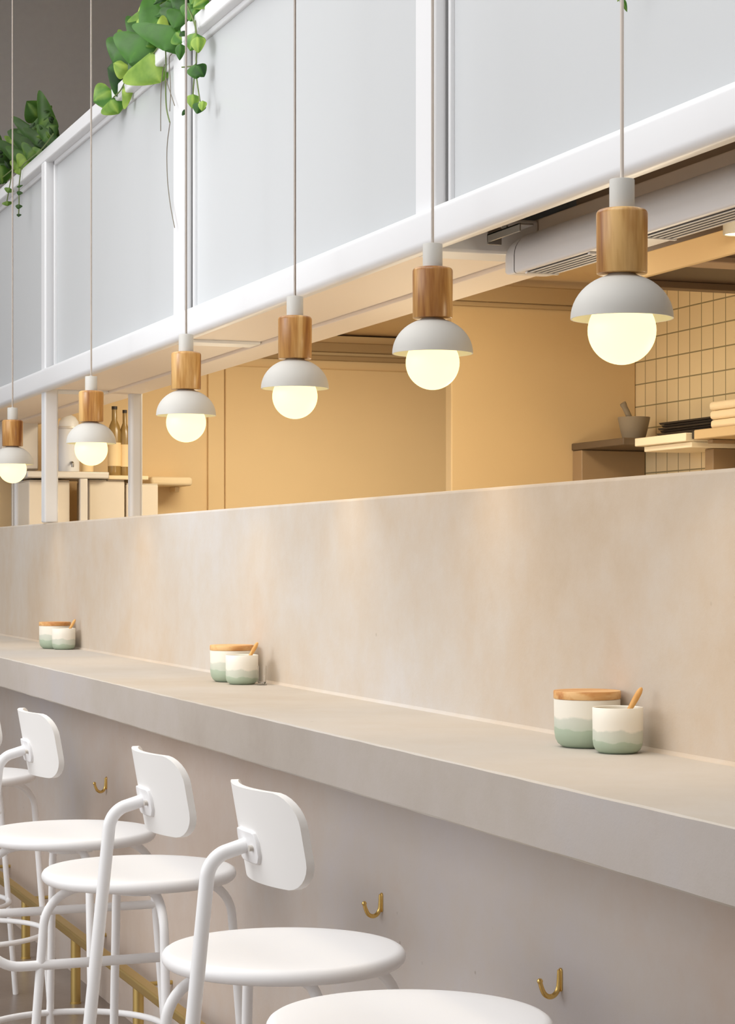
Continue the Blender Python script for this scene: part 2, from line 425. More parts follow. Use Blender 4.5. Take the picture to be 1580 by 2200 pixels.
for a, b_ in zip(edges[:-1], edges[1:]):
    y0 = a + (0.05 if a > Y0 else 0); y1 = b_ - (0.05 if b_ < 10.9 else 0)
    pn = cpart('panel', box(1.590, 1.602, y0, y1, 2.02, 2.79), 'panel')
    bd = MB()
    for (p, q, z0, z1) in ((y0, y1, 2.030, 2.044), (y0, y1, 2.766, 2.784), (y0, y0 + 0.014, 2.03, 2.784), (y1 - 0.014, y1, 2.03, 2.784)):
        bd.box(1.580, 1.592, p, q, z0, z1)
    cpart('panel_bead', bd, 'white_metal', bevel=0.003, par=pn)
    if y0 > 3.5:
        cpart('soffit_panel', box(1.563, 1.789, y0 + 0.027, y1 + 0.022, 1.966, 1.978), 'soffit')
cpart('post', box(1.865, 1.912, 7.44, 7.49, 1.486, 1.97), 'white_metal', bevel=0.012, seg=3)
cpart('recess_liner', box(1.872, 1.884, Y0, 3.80, 2.0, 2.0985), 'recess')
cpart('recess_lid', box(1.603, 1.885, Y0, 3.80, 2.10, 2.115), 'recess')

# ------------------------------------------------------------------ ventilation unit tucked behind the bottom rail
ac = thing('ventilation_unit', 'long white ventilation unit with rounded end and louvred grilles under the canopy', 'air unit', (1.70, 1.6, 1.913))
def apart(name, mb, mat, bevel=0.0, par=None, **k):
    mb.v = [(x - 1.70, y - 1.6, z - 1.913) for x, y, z in mb.v]
    return obj(name, mb, mat, par or ac, bevel, **k)
sec = []
for cx, cz, a0, r_ in ((1.706, 1.916, 180, .006), (1.782, 1.916, 270, .006), (1.768, 1.970, 0, .02), (1.745, 1.945, 90, .045)):
    for k in range(9):
        a = R(a0 + 90 * k / 8); sec.append((cx + r_ * math.cos(a), cz + r_ * math.sin(a)))
apart('casing', MB().prism(sec, 'y', 1.0, 3.722), 'unit', angle=40)
apart('seam', MB().prism([(1.745 + (x - 1.745) * .985, 1.945 + (z - 1.945) * .985) for x, z in sec], 'y', 3.722, 3.726), 'dark_slot')
# rounded end cap built of shrinking sections
mb = MB(); cx = sum(p[0] for p in sec) / len(sec); cz = sum(p[1] for p in sec) / len(sec)
vs = []; fs = []; L = len(sec); st = [(3.726, 1.0)] + [(3.728 + 0.066 * math.sin(R(t)), 0.62 + 0.38 * math.cos(R(t))) for t in (0, 20, 40, 60, 75, 85, 90)]
for y, k in st:
    for x, z in sec: vs.append((cx + (x - cx) * k, y, cz + (z - cz) * k))
for i in range(len(st) - 1):
    for j in range(L): fs.append((i * L + j, i * L + (j + 1) % L, (i + 1) * L + (j + 1) % L, (i + 1) * L + j))
fs.append(tuple(range(L))); fs.append(tuple((len(st) - 1) * L + j for j in range(L)))
mb.add(vs, fs); apart('end_cap', mb, 'unit', angle=45)
for (ya, yb) in ((3.42, 3.69), (2.78, 3.22), (2.10, 2.55)):
    g = apart('grille', box(1.712, 1.776, ya, yb, 1.9085, 1.9105), 'dark_slot')
    sl = MB()
    for i in range(5):
        x = 1.715 + 0.0132 * i
        sl.prism([(x, 1.9086), (x + 0.0040, 1.9086), (x + 0.0042, 1.9074), (x + 0.0002, 1.9074)], 'y', ya, yb)
    for y in (ya, yb): sl.box(1.710, 1.778, y - 0.004, y + 0.004, 1.9056, 1.9092)
    apart('slat', sl, 'unit', par=g)
br = thing('metal_bracket', 'small steel mounting bracket above the ventilation unit end', 'bracket', (1.64, 3.57, 1.966))
mb = MB(); mb.box(0.0, 0.03, 0.0, 0.15, 0.012, 0.016); mb.box(0.0, 0.004, 0.0, 0.15, 0.0, 0.016); mb.box(0.0, 0.03, 0.146, 0.15, -0.004, 0.03)
obj('angle_plate', mb, 'steel', br, 0.001)
obj('bolt', MB().tube([(0.016, 0.1, 0.016), (0.016, 0.1, 0.026)], 0.006, 6), 'steel', br)

# ------------------------------------------------------------------ extractor hood, shelf and things at the tiled wall
HX, HY1, HZ = 2.68, 5.26, 2.115
hd = thing('extractor_hood', 'dark extractor hood under the kitchen ceiling beside the tiled wall', 'hood', (HX, 2.0, HZ))
def hpart(name, mb, mat, bevel=0.0):
    mb.v = [(x - HX, y - 2.0, z - HZ) for x, y, z in mb.v]; return obj(name, mb, mat, hd, bevel)
hpart('canopy', MB().box(HX + .016, 3.29, 2.0, HY1 - .02, HZ + .02, 2.265), 'hood')
hpart('fascia', MB().box(HX, HX + .016, 2.0, HY1, HZ, HZ + .065), 'ochre', 0.002)
hpart('end_plate', MB().box(HX + .016, 3.29, HY1 - .05, HY1, HZ, HZ + .02), 'hood_edge', 0.002)
for y in (4.80, 4.1, 3.4): hpart('filter_frame', MB().box(HX + .02, 3.28, y - 0.05, y + 0.05, HZ + .004, HZ + .022), 'hood_strip', 0.003)
dl = thing('downlight', 'small round warm downlight on the hood front at the right edge', 'lamp', (2.6498, 4.50, 2.150))
obj('housing', MB().lathe([(0, .034), (.028, .034), (.03, .026), (.03, .0), (.026, 0), (.026, .01), (0, .01)], 24), 'lamp_white', dl)
obj('lens', MB().lathe([(0, .002), (.025, .002), (.025, .008), (0, .008)], 24), 'downlight', dl)

cb = thing('corner_shelf', 'brown corner shelf with slim box below, fixed to the ochre partition', 'shelf', (3.06, 5.88, 1.40))
obj('support_box', box(0.004, 0.238, 0.30, 0.369, 0.0, 0.312), 'shelf_brown', cb, 0.003)
obj('top', box(0.0, 0.239, 0.0, 0.369, 0.313, 0.336), 'shelf_dark', cb, 0.003)
sh = thing('wall_shelf', 'ochre shelf board with a dark end cap on the tiled kitchen wall', 'shelf', (3.12, 3.2, 1.712))
obj('board', box(0.0, 0.179, 0.0, 2.34, 0.0, 0.029), 'shelf_tan', sh, 0.003)
obj('end_cap', box(0.0, 0.06, 2.341, 2.352, 0.003, 0.026), 'black', sh, 0.002)
for y in (2.28, 1.2):
    obj('bracket', MB().box(0.03, 0.179, y, y + 0.03, -0.012, -0.001).box(0.155, 0.179, y, y + 0.03, -0.2, -0.012), 'shelf_brown', sh, 0.002)
s2 = thing('stepped_shelf', 'short pale two-layered shelf in the tiled corner, lit from the front', 'shelf', (3.10, 5.555, 1.69))
obj('lower_board', box(0.02, 0.199, 0.0, 0.30, 0.0, 0.017), 'board', s2, 0.003)
obj('upper_board', box(0.0, 0.199, 0.0, 0.325, 0.018, 0.044), 'board', s2, 0.003)
obj('bracket', box(0.10, 0.199, 0.01, 0.06, -0.12, -0.001), 'shelf_brown', s2, 0.003)
obj_m = thing('mortar', 'grey stone mortar standing on the brown corner shelf', 'mortar', (3.187, 6.05, 1.7365))
obj('bowl', MB().lathe([(0, 0), (.034, 0), (.036, .004), (.044, .035), (.052, .072), (.0525, .077), (.047, .077), (.038, .03), (.026, .016), (0, .014)], 32), 'stone', obj_m)
pe = obj('pestle', MB().tube(smooth_path([(0.008, 0, 0.0), (-0.018, 0, 0.05), (-0.042, 0, 0.094), (-0.046, 0, 0.101)]), [.012] * 4 + [.0095] * 8 + [.011] * 5 + [.009, .005], 14), 'stone', None, loc=(3.187, 6.04, 1.757))
tag(pe, 'grey stone pestle leaning in the mortar', 'pestle')
for i in range(5):
    o = obj('serving_tray', MB().prism([(0.0, 0), (0.12, 0), (0.125, 0.006), (-0.005, 0.006)], 'y', 0, 0.33 - 0.012 * (i % 2)), 'black', None, 0.001, loc=(3.16 + 0.004 * (i % 2), 5.51 - 0.004 * i, 1.7415 + 0.0082 * i))
    tag(o, ('bottom', 'second lowest', 'middle', 'second highest', 'topmost')[i] + ' black tray of the stack on the tiled wall shelf', 'tray', 'black trays on the kitchen shelf')
for i in range(3):
    o = obj('folded_towel', box(0, 0.14, 0, 0.28, 0, 0.026), 'cream', None, 0.010, seg=4, loc=(3.14, 5.20 + .004 * i, 1.7415 + .0272 * i))
    tag(o, ('lowest', 'middle', 'topmost')[i] + ' cream folded towel in the pile beside the black trays', 'towel', 'folded towels on the kitchen shelf')

# ------------------------------------------------------------------ cluttered station at the far end of the kitchen
def vx(px, y): t_ = (px - 790) / F; return y * (ST + t_ * CT) / (CT - t_ * ST)
RY = 8.95
rx = vx(58, RY)
rk = thing('storage_rack', 'pale metal storage rack full of cartons at the far end of the kitchen', 'rack', (rx, RY, 0.0))
rw = vx(322, RY) - rx
obj('shelf', box(0.0, vx(235, RY) - rx, 0.0, 0.36, 1.706, 1.736), 'steel_pale', rk, 0.005)
obj('shelf', box(vx(236, RY) - rx, rw, 0.02, 0.36, 1.704, 1.722), 'cream', rk, 0.004)
obj('shelf', box(0.0, rw, 0.0, 0.36, 1.20, 1.222), 'steel_pale', rk, 0.004)
for (x, y) in ((vx(171, RY) - rx, -0.01), (0.0, 0.33), (rw - .03, 0.33)):
    obj('upright', box(x, x + 0.034, y, y + 0.028, 0.0, 1.705), 'steel_pale', rk, 0.003)
for (a, b_, h, lab) in ((62, 150, 0.475, 'leftmost pale carton on the far rack, left of the dark gap'),
                       (192, 268, 0.480, 'wide cream carton on the far rack, right of the dark gap'),
                       (272, 340, 0.466, 'carton at the right end of the far rack, by the ledge')):
    x = vx(a, RY + .04); wd = vx(b_, RY + .04) - x
    k = thing('carton', lab, 'carton', (x, RY + .04, 1.2225), 0, 'cartons on the kitchen rack')
    obj('body', box(0, wd, 0, 0.25, 0, h - .004), 'carton', k, 0.005)
    obj('flap', MB().box(0.002, wd / 2 - .002, 0.002, 0.248, h - .0035, h).box(wd / 2 + .002, wd - .002, 0.002, 0.248, h - .0035, h), 'carton', k)
fr = thing('wall_cabinet', 'pale grey wall cabinet at the far left, behind the smallest lamp', 'cabinet', (1.72, 9.20, 1.75))
wd = vx(84, 9.2) - 1.72
obj('body', box(0, wd, 0.02, 0.199, 0, 0.225), 'steel_pale', fr, 0.004)
obj('door', box(0.003, wd - .003, 0.0, 0.018, 0.004, 0.215), 'steel_pale', fr, 0.004)
obj('top', box(-.01, wd + .01, -0.01, 0.199, 0.226, 0.240), 'board', fr, 0.003)
obj('leg', box(vx(36, 9.2) - 1.72, vx(54, 9.2) - 1.72, 0.03, 0.07, -1.75, -0.001), 'white_metal', fr, 0.004)
ur = thing('drinks_urn', 'white domed drinks urn standing on the far rack', 'urn', (vx(148, RY + .12), RY + .12, 1.7365))
obj('body', MB().lathe([(0, 0), (.044, 0), (.046, .004), (.046, .20), (.042, .222), (.03, .242), (.012, .252), (0, .253)], 36), 'white_metal', ur)
obj('lid_band', MB().lathe([(.0465, .188), (.0475, .19), (.0475, .198), (.0465, .20)], 36, closed=True), 'steel_pale', ur)
obj('knob', MB().lathe([(0, .252), (.006, .252), (.009, .26), (.006, .268), (0, .269)], 16), 'steel', ur)
obj('tap', MB().tube(fillet([(0.0, -.044, .04), (0, -.075, .04), (0, -.075, .02)], .008), 0.006), 'steel', ur)
M['amber'] = plain('amber', rgb(150, 122, 70), 0.25, spec=0.7)
M['label_tan'] = plain('label_tan', rgb(236, 210, 162), 0.6)
for (px, h, r_, z_, lab) in ((188, 0.27, 0.026, 1.7365, 'tall tan tin on the far rack beside the white urn'), (246, 0.295, 0.028, 1.7225, 'tall amber bottle on the far rack, beside the tan tin'), (268, 0.28, 0.022, 1.7225, 'slim amber bottle on the far rack, next to the inner white post')):
    tin = ' tin ' in lab and 'bottle' not in lab
    k = thing('tin' if tin else 'bottle', lab, 'tin' if tin else 'bottle', (vx(px, RY + .12), RY + .12, z_), 0, None if tin else 'bottles on the kitchen rack')
    if tin:
        obj('body', MB().lathe([(0, 0), (r_, 0), (r_, h), (0, h)], 28), 'label_tan', k); obj('lid', MB().lathe([(0, h), (r_ + .001, h), (r_ + .001, h + .012), (0, h + .013)], 28), 'steel_pale', k)
    else:
        obj('body', MB().lathe([(0, 0), (r_, 0), (r_ + .001, .003), (r_ + .001, h * .66), (r_ * .8, h * .76), (r_ * .42, h * .84), (r_ * .4, h), (0, h)], 28), 'amber', k)
        obj('paper_label', MB().lathe([(r_ + .0012, h * .15), (r_ + .0016, h * .15), (r_ + .0016, h * .5), (r_ + .0012, h * .5)], 28, closed=True), 'label_tan', k)
        obj('cap', MB().lathe([(0, h), (r_ * .45, h), (r_ * .45, h + .014), (0, h + .014)], 20), 'black', k)
ws = thing('ledge_shelf', 'short cream ledge shelf on the far kitchen wall beside the rack', 'shelf', (2.40, 9.20, 1.689))
obj('board', box(0.0, vx(415, 9.2) - 2.40, 0.0, 0.199, 0.0, 0.040), 'cream', ws, 0.014, seg=3)
obj('bracket', box(0.14, 0.16, 0.10, 0.199, -0.025, -0.0005), 'cream', ws, 0.003)

# ------------------------------------------------------------------ pendant lamps
def pendant_proto():
    t = thing('pendant_lamp', '', 'lamp', (0, 0, 0), 0, 'row of pendant lamps above the counter')
    # dome: thin spun shell, outer and inner surface; z = 0 is the rim
    Ro, H = 0.0728, 0.064; out = []; inn = []
    for k in range(15):
        a = R(90 * k / 14)
        r = Ro * math.cos(a); z = H * math.sin(a) ** 0.98
        if r < 0.024: break
        out.append((r, z)); inn.append((max(r - 0.0022, .018), max(z - 0.0022 * math.sin(a), 0.0)))
    out.append((0.018, H)); inn.append((0.018, H - .0025))
    obj('dome_shade', MB().lathe(out + inn[::-1], 72, closed=True), 'lamp_white', t, angle=50)
    nk = []
    z0, z1, r0, r1 = 0.0635, 0.1545, 0.0358, 0.0364
    nk = [(0, z0), (r0 - .001, z0), (r0, z0 + .001), (r1, z1 - .007)] + [(r1 - .007 + .007 * math.cos(R(a)), z1 - .007 + .007 * math.sin(R(a))) for a in (20, 40, 60, 80, 90)] + [(0, z1)]
    obj('wooden_neck', MB().lathe(nk, 56), 'lamp_wood', t, angle=50)
    obj('cap', MB().lathe([(0, z1), (.0178, z1), (.0178, z1 + .0415), (.0172, z1 + .0425), (.006, z1 + .0425), (.005, z1 + .0445), (0, z1 + .0445)], 40), 'lamp_white', t)
    pr = []
    for k in range(25):
        a = R(-90 + 166 * k / 24); pr.append((0.0485 * math.cos(a), -0.0165 + 0.0485 * math.sin(a)))
    pr[0] = (0, pr[0][1]); pr.append((.0115, .045)); pr.append((0, .045))
    obj('bulb', MB().lathe(pr, 56), 'bulb', t, angle=60)
    obj('lamp_holder', MB().lathe([(0, .045), (.016, .045), (.016, .061), (0, .061)], 28), 'lamp_white', t)
    return t
P = [(1337, 685, 221, 'largest white dome pendant lamp with wooden neck, nearest in the row, before the tiled wall'),
     (930, 760, 174, 'second nearest pendant lamp, hanging just left of the ventilation unit end'),
     (634, 835, 146, 'third nearest pendant lamp, hanging over the middle jars and before the pale door'),
     (400, 893, 128.5, 'fourth nearest pendant lamp, right of the inner white post'),
     (196, 953, 106.5, 'second farthest pendant lamp, hanging between the two white posts'),
     (27, 998, 90, 'farthest and smallest pendant lamp, cut by the left picture edge')]
proto = pendant_proto()
for i, (px, py, w, lab) in enumerate(P):
    t = proto if i == 0 else copy_tree(proto)
    Z = F * 0.1456 / w; v = (px - XVP) * CT * Z / F
    p = at(px, py, v)
    t.location = p; t.rotation_euler = (0, 0, R(-40 + 47 * i)); t['label'] = lab
    zc = HC - p.z
    obj('cord', MB().tube([(0, 0, .198), (0, 0, zc - .02)], 0.0027, 10), 'cord', t)
    obj('ceiling_rose', MB().lathe([(0, zc - .001), (.05, zc - .001), (.05, zc - .022), (.044, zc - .026), (0, zc - .026)], 32), 'lamp_white', t)

# ------------------------------------------------------------------ bar stools
def stool_proto():
    t = thing('bar_stool', '', 'stool', (0, 0, 0), 0, 'white bar stools along the counter')
    Rs = 0.19; zt = 0.750; zb = 0.7235
    pr = [(0, zb), (Rs - .014, zb)] + [(Rs - .012 + .012 * math.cos(R(a)), zb + .0125 + .0125 * math.sin(R(a))) for a in (-70, -45, -20, 0, 20, 45, 70)] + [(Rs - .014, zt - .0012), (Rs - .05, zt), (0, zt)]
    obj('seat', MB().lathe(pr, 96), 'stool_white', t, angle=60)
    hub = obj('seat_hub', MB().lathe([(0, .700), (.05, .700), (.05, zb), (0, zb)], 32), 'stool_white', t)
    for k in range(4):
        a = math.pi / 2 * k; dx, dy = math.cos(a), math.sin(a)
        path = fillet([(dx * .03, dy * .03, .7145), (dx * .184, dy * .184, .7145), (dx * .240, dy * .240, .0)], .075, 10)
        obj('leg', MB().tube(path, 0.0088, 16), 'stool_white', t)
    obj('foot_ring', MB().ring((0, 0, .295), .2165, .0075, 72), 'stool_white', t)
    return t
def add_back(t):
    path = fillet([(.195, 0, .570), (-.316, 0, .570), (-.275, 0, .972), (-.226, 0, .986)], [0, .075, .058, 0], 12)
    path[-2:-1] = []
    obj('back_tube', MB().tube(path, 0.0096, 18), 'stool_white', t)
    # curved plate
    hw, hh, th, cr = .125, .061, .0105, .040
    ny, nz = 28, 18; vs = []; fs = []; idx = {}
    tl = math.tan(R(10))
    def outline(u):       # half height of the plate at lateral position u (rounded corners)
        d = abs(u) - (hw - cr)
        return hh if d <= 0 else hh - cr + math.sqrt(max(0, cr * cr - d * d))
    for sgn in (0, 1):
        for i in range(ny + 1):
            q = -1 + 2 * i / ny; u = hw * math.sin(q * math.pi / 2) if True else hw * q
            H = outline(u)
            for j in range(nz + 1):
                w = -1 + 2 * j / nz
                z = H * math.sin(w * math.pi / 2)
                x = .034 * (u / hw) ** 2 - tl * z + (th if sgn else 0)
                idx[(sgn, i, j)] = len(vs); vs.append((x - .226 + .001, u, z + 1.000))
    for i in range(ny):
        for j in range(nz):
            fs.append((idx[0, i, j], idx[0, i + 1, j], idx[0, i + 1, j + 1], idx[0, i, j + 1]))
            fs.append((idx[1, i, j], idx[1, i, j + 1], idx[1, i + 1, j + 1], idx[1, i + 1, j]))
    for i in range(ny):
        for j in (0, nz): fs.append((idx[0, i, j], idx[0, i + 1, j], idx[1, i + 1, j], idx[1, i, j]))
    for j in range(nz):
        for i in (0, ny): fs.append((idx[0, i, j], idx[0, i, j + 1], idx[1, i, j + 1], idx[1, i, j]))
    bp = obj('backrest', MB().add(vs, fs), 'plate_white', t, angle=50)
    bv = []; bf = []; nb = 12
    for i in range(nb + 1):
        u = -.040 + .080 * i / nb; hz = .021 if .04 - abs(u) > .012 else .021 - .012 + math.sqrt(max(0, .012 ** 2 - (abs(u) - .028) ** 2))
        for (z, dx) in ((.985 - hz, -.0045), (.985 + hz, -.0045), (.985 + hz, .002), (.985 - hz, .002)):
            bv.append((-.225 + .034 * (u / .125) ** 2 - tl * (z - 1.0) + dx, u, z))
    for i in range(nb):
        for k in range(4): bf.append((i * 4 + k, i * 4 + (k + 1) % 4, (i + 1) * 4 + (k + 1) % 4, (i + 1) * 4 + k))
    bf.append((0, 1, 2, 3)); bf.append((nb * 4 + 3, nb * 4 + 2, nb * 4 + 1, nb * 4))
    bk = obj('bracket', MB().add(bv, bf), 'stool_white', t, 0.0015)
    for y in (-.026, .026):
        obj('screw', MB().tube([(-.2300, y, .985), (-.225, y, .985)], .004, 12), 'steel_pale', bk)
stool = stool_proto(); add_back(stool)
SX = 1.02
ST_ = [(2.565, 'nearest white bar stool, its seat cut by the bottom picture edge'),
       (3.095, 'second nearest white bar stool, with its whole round seat left of the brass hook'),
       (4.00, 'third nearest white bar stool, its seat crossed by another backrest tube'),
       (4.62, 'fourth nearest white bar stool, behind the crossed seats at the left'),
       (5.95, 'fifth white bar stool, its seat half hidden by the far small backrest'),
       (6.49, 'farthest white bar stool, only a leg and foot ring showing at the left edge')]
for i, (s, lab) in enumerate(ST_):
    t = stool if i == 0 else copy_tree(stool)
    t.location = (SX, s, 0); t['label'] = lab

# ------------------------------------------------------------------ brass coat hooks under the counter
def hook_proto():
    t = thing('coat_hook', '', 'hook', (0, 0, 0), 0, 'brass hooks under the counter')
    mb = MB(); pl = []
    for k in range(24):
        a = 2 * math.pi * k / 24; pl.append((0.0055 * math.cos(a), 0.004 + (0.014 if math.sin(a) > 0 else -0.014) + 0.0055 * math.sin(a)))
    mb.prism(pl, 'x', -0.0035, 0.0); obj('back_plate', mb, 'brass', t, 0.001)
    path = smooth_path([(-.004, 0, .020), (-.0045, 0, .004), (-.006, 0, -.010), (-.012, 0, -.0195), (-.021, 0, -.0225), (-.030, 0, -.018), (-.0355, 0, -.008), (-.0385, 0, .002)], 6)
    k = len(path); obj('prong', MB().tube(path, [.0036 + .0008 * math.sin(3.1 * i / k) for i in range(k)], 14), 'brass', t)
    obj('tip', MB().lathe([(0, -.0052), (.003, -.0042), (.005, -.001), (.005, .001), (.003, .0042), (0, .0052)], 18, c=(-.039, 0, .004)), 'brass', t)
    for z in (.0185, -.0095): obj('screw', MB().tube([(-.0036, 0.0, z), (-.0052, 0.0, z)], .0028, 12), 'brass', t)
    return t
hook = hook_proto()
for i, (px, py, lab) in enumerate([(1207, 2110, 'nearest brass hook, beside the frontmost stool seat'), (822, 1943, 'second nearest brass hook, above the second stool seat'),
                                   (230, 1685, 'brass hook on the wall left of the tall middle backrest'), (117, 1632, 'farthest brass hook, half behind the small far backrest')]):
    t = hook if i == 0 else copy_tree(hook)
    t.location = at(px, py, 1.5003); t['label'] = lab

# ------------------------------------------------------------------ brass foot rail
fr = thing('foot_rail', 'brass foot rail on short legs along the foot of the wall', 'rail', (1.405, 2.0, 0))
obj('rail', MB().box(-0.018, 0.018, 0.0, 8.6, 0.196, 0.222), 'rail_brass', fr, 0.005, seg=3)
for y in (2.44, 3.21, 3.98, 4.75, 5.52, 6.29, 7.06, 7.83, 8.6, 9.37):
    l = obj('leg', MB().tube([(0, y - 2.0, 0.003), (0, y - 2.0, 0.197)], 0.0150, 20), 'rail_brass', fr)
    obj('floor_flange', MB().lathe([(0, .0), (.017, 0), (.017, .004), (.0152, .005), (0, .005)], 24, c=(0, y - 2.0, 0)), 'rail_brass', l)
    obj('wall_stay', MB().tube([(0.017, y - 2.0, 0.203), (0.0945, y - 2.0, 0.203)], 0.006, 16), 'rail_brass', fr)

# ------------------------------------------------------------------ jars on the counter
ZC = 1.053
def jars(px_b, px_s, sb, ss, where, sp_tilt):
    def place(px, s):
        t_ = (px - 790) / F; return (s * (ST + t_ * CT) / (CT - t_ * ST), s)
    xb, yb = place(px_b, sb); xs, ys_ = place(px_s, ss)
    t = thing('lidded_jar', 'large cream and sage jar with wooden lid, ' + where, 'jar', (xb, yb, ZC), 0, 'lidded jars on the counter')
    obj('body', MB().lathe([(0, .0), (.036, .0), (.040, .0012), (.0465, .006), (.0505, .0135), (.0522, .024), (.0526, .05), (.0530, .076), (.0515, .077), (.0500, .076), (.0495, .02), (.044, .008), (0, .006)], 64), 'glaze_big', t, angle=50)
    lid = obj('lid', MB().lathe([(0, .0772), (.0530, .0772), (.0536, .0782), (.0536, .0885), (.0528, .0897), (0, .0902)], 64), 'lid_wood', t)
    obj('seal', MB().lathe([(.046, .070), (.0492, .070), (.0492, .0768), (.046, .0768)], 40, closed=True), 'lamp_white', lid)
    u = thing('open_jar', 'small open cream and sage pot, ' + where, 'pot', (xs, ys_, ZC), 0, 'open pots on the counter')
    obj('body', MB().lathe([(0, .0), (.026, .0), (.029, .001), (.0345, .005), (.0376, .0115), (.0388, .02), (.0390, .05), (.0392, .0695), (.0382, .0706), (.0368, .0695), (.0362, .02), (.032, .007), (0, .005)], 56), 'glaze_small', u, angle=50)
    # spoon leaning in the pot: handle sticks out to the right, away from the camera
    a = Vector((-.012, 0.006, .010)); d = Vector((.44, -.12, .80)).normalized()
    pts = [a + d * l for l in (0, .012, .022, .034, .05, .07, .085, .096, .1015, .104)]
    sp = obj('spoon', MB().tube(pts, [.003, .007, .0075, .0045, .0036, .0042, .0050, .0046, .0032, .0012], 16), 'spoon_wood', None, loc=(xs, ys_, ZC))
    tag(sp, 'wooden spoon standing in the small pot, ' + where, 'spoon', 'spoons in the pots')
jars(1262, 1328, 3.005, 2.893, 'in the nearest pair on the counter', 0)
jars(498, 520, 4.93, 4.812, 'in the middle pair on the counter', 0)
jars(118, 137, 6.99, 6.90, 'in the farthest pair on the counter', 0)
p = at(563, 1468, 1.515)
g = thing('small_glass', 'small clear glass tucked behind the middle pair of jars', 'glass', (p.x, p.y, ZC))
obj('bowl', MB().lathe([(0, .003), (.008, .003), (.010, .008), (.011, .046), (.0105, .046), (.0093, .008), (.007, .005), (0, .0045)], 32), 'glass', g)
obj('base', MB().lathe([(0, 0), (.012, 0), (.012, .0028), (0, .0028)], 32), 'glass', g)

# ------------------------------------------------------------------ trailing plants on the canopy
def leaf(mb, base, tip, width, tone, facing=None, fold=0.18, droop=0.12, heart=0.0):
    base = Vector(base); tip = Vector(tip); L = (tip - base).length; d = (tip - base).normalized()
    f = (facing or Vector((-ST - .25 + rnd.uniform(-.3, .3), -CT, .25 + rnd.uniform(-.3, .45)))).normalized()
    sd = d.cross(f)
    if sd.length < 1e-4: sd = Vector((1, 0, 0))
    sd.normalize(); nn = sd.cross(d).normalized()
    if nn.dot(f) < 0: nn = -nn
    na, nb = 10, 6; vs = []; fs = []; tn = []
    for i in range(na + 1):
        t = i / na
        w = width / 2 * (math.sin(math.pi * min(1, t ** 0.62)) ** 0.8 if 0 < t < 1 else 0.02)
        for j in range(nb + 1):
            q = -1 + 2 * j / nb
            back = -heart * L * (abs(q) ** 1.5) * max(0, 1 - t * 3)
            p = base + d * (t * L + back) + sd * (q * w) + nn * (-abs(q) * w * fold * 2 + droop * L * math.sin(math.pi * t) - 0.0 * t)
            p += nn * (0.02 * L * math.sin(9 * t + 3 * q))
            vs.append(p); tn.append(min(1, max(0, tone + (0.16 if j == nb // 2 else 0) + (0.12 * abs(q) ** 4) - (0.07 if 0 < j < nb // 2 else 0))))
    for i in range(na):
        for j in range(nb): fs.append((i * (nb + 1) + j, i * (nb + 1) + j + 1, (i + 1) * (nb + 1) + j + 1, (i + 1) * (nb + 1) + j))
    mb.add(vs, fs, tn)
LEAF = [0.84, 1.0]
def px_leaf(mb, b, t, w, v, tone, dv=0.0, z=None, **k):
    w *= LEAF[0]; t = (b[0] + (t[0] - b[0]) * LEAF[1], b[1] + (t[1] - b[1]) * LEAF[1])
    # a leaf from pixel b to pixel t, w pixels wide, on the plane X = v (tip on v + dv)
    B = at(b[0], b[1], v); rel = B - Vector((0, 0, EYE))
    Z = rel.dot(Vector((ST, CT, 0)))
    T = B + Vector((CT, -ST, 0)) * ((t[0] - b[0]) * Z / F) + Vector((0, 0, (b[1] - t[1]) * Z / F))     # tip beside the base, at the leaf's true length
    T += Vector((ST, CT, 0)) * rnd.uniform(-.25, .10) * (T - B).length
    leaf(mb, B, T, w * Z / F, tone, **k)
def q(x, y): return (200 + x / 5.643, y / 5.643)
def stems(parent, name, mat, lists, r):
    for pts in lists:
        obj(name, MB().tube(smooth_path(pts, 5), r, 8), mat, parent)

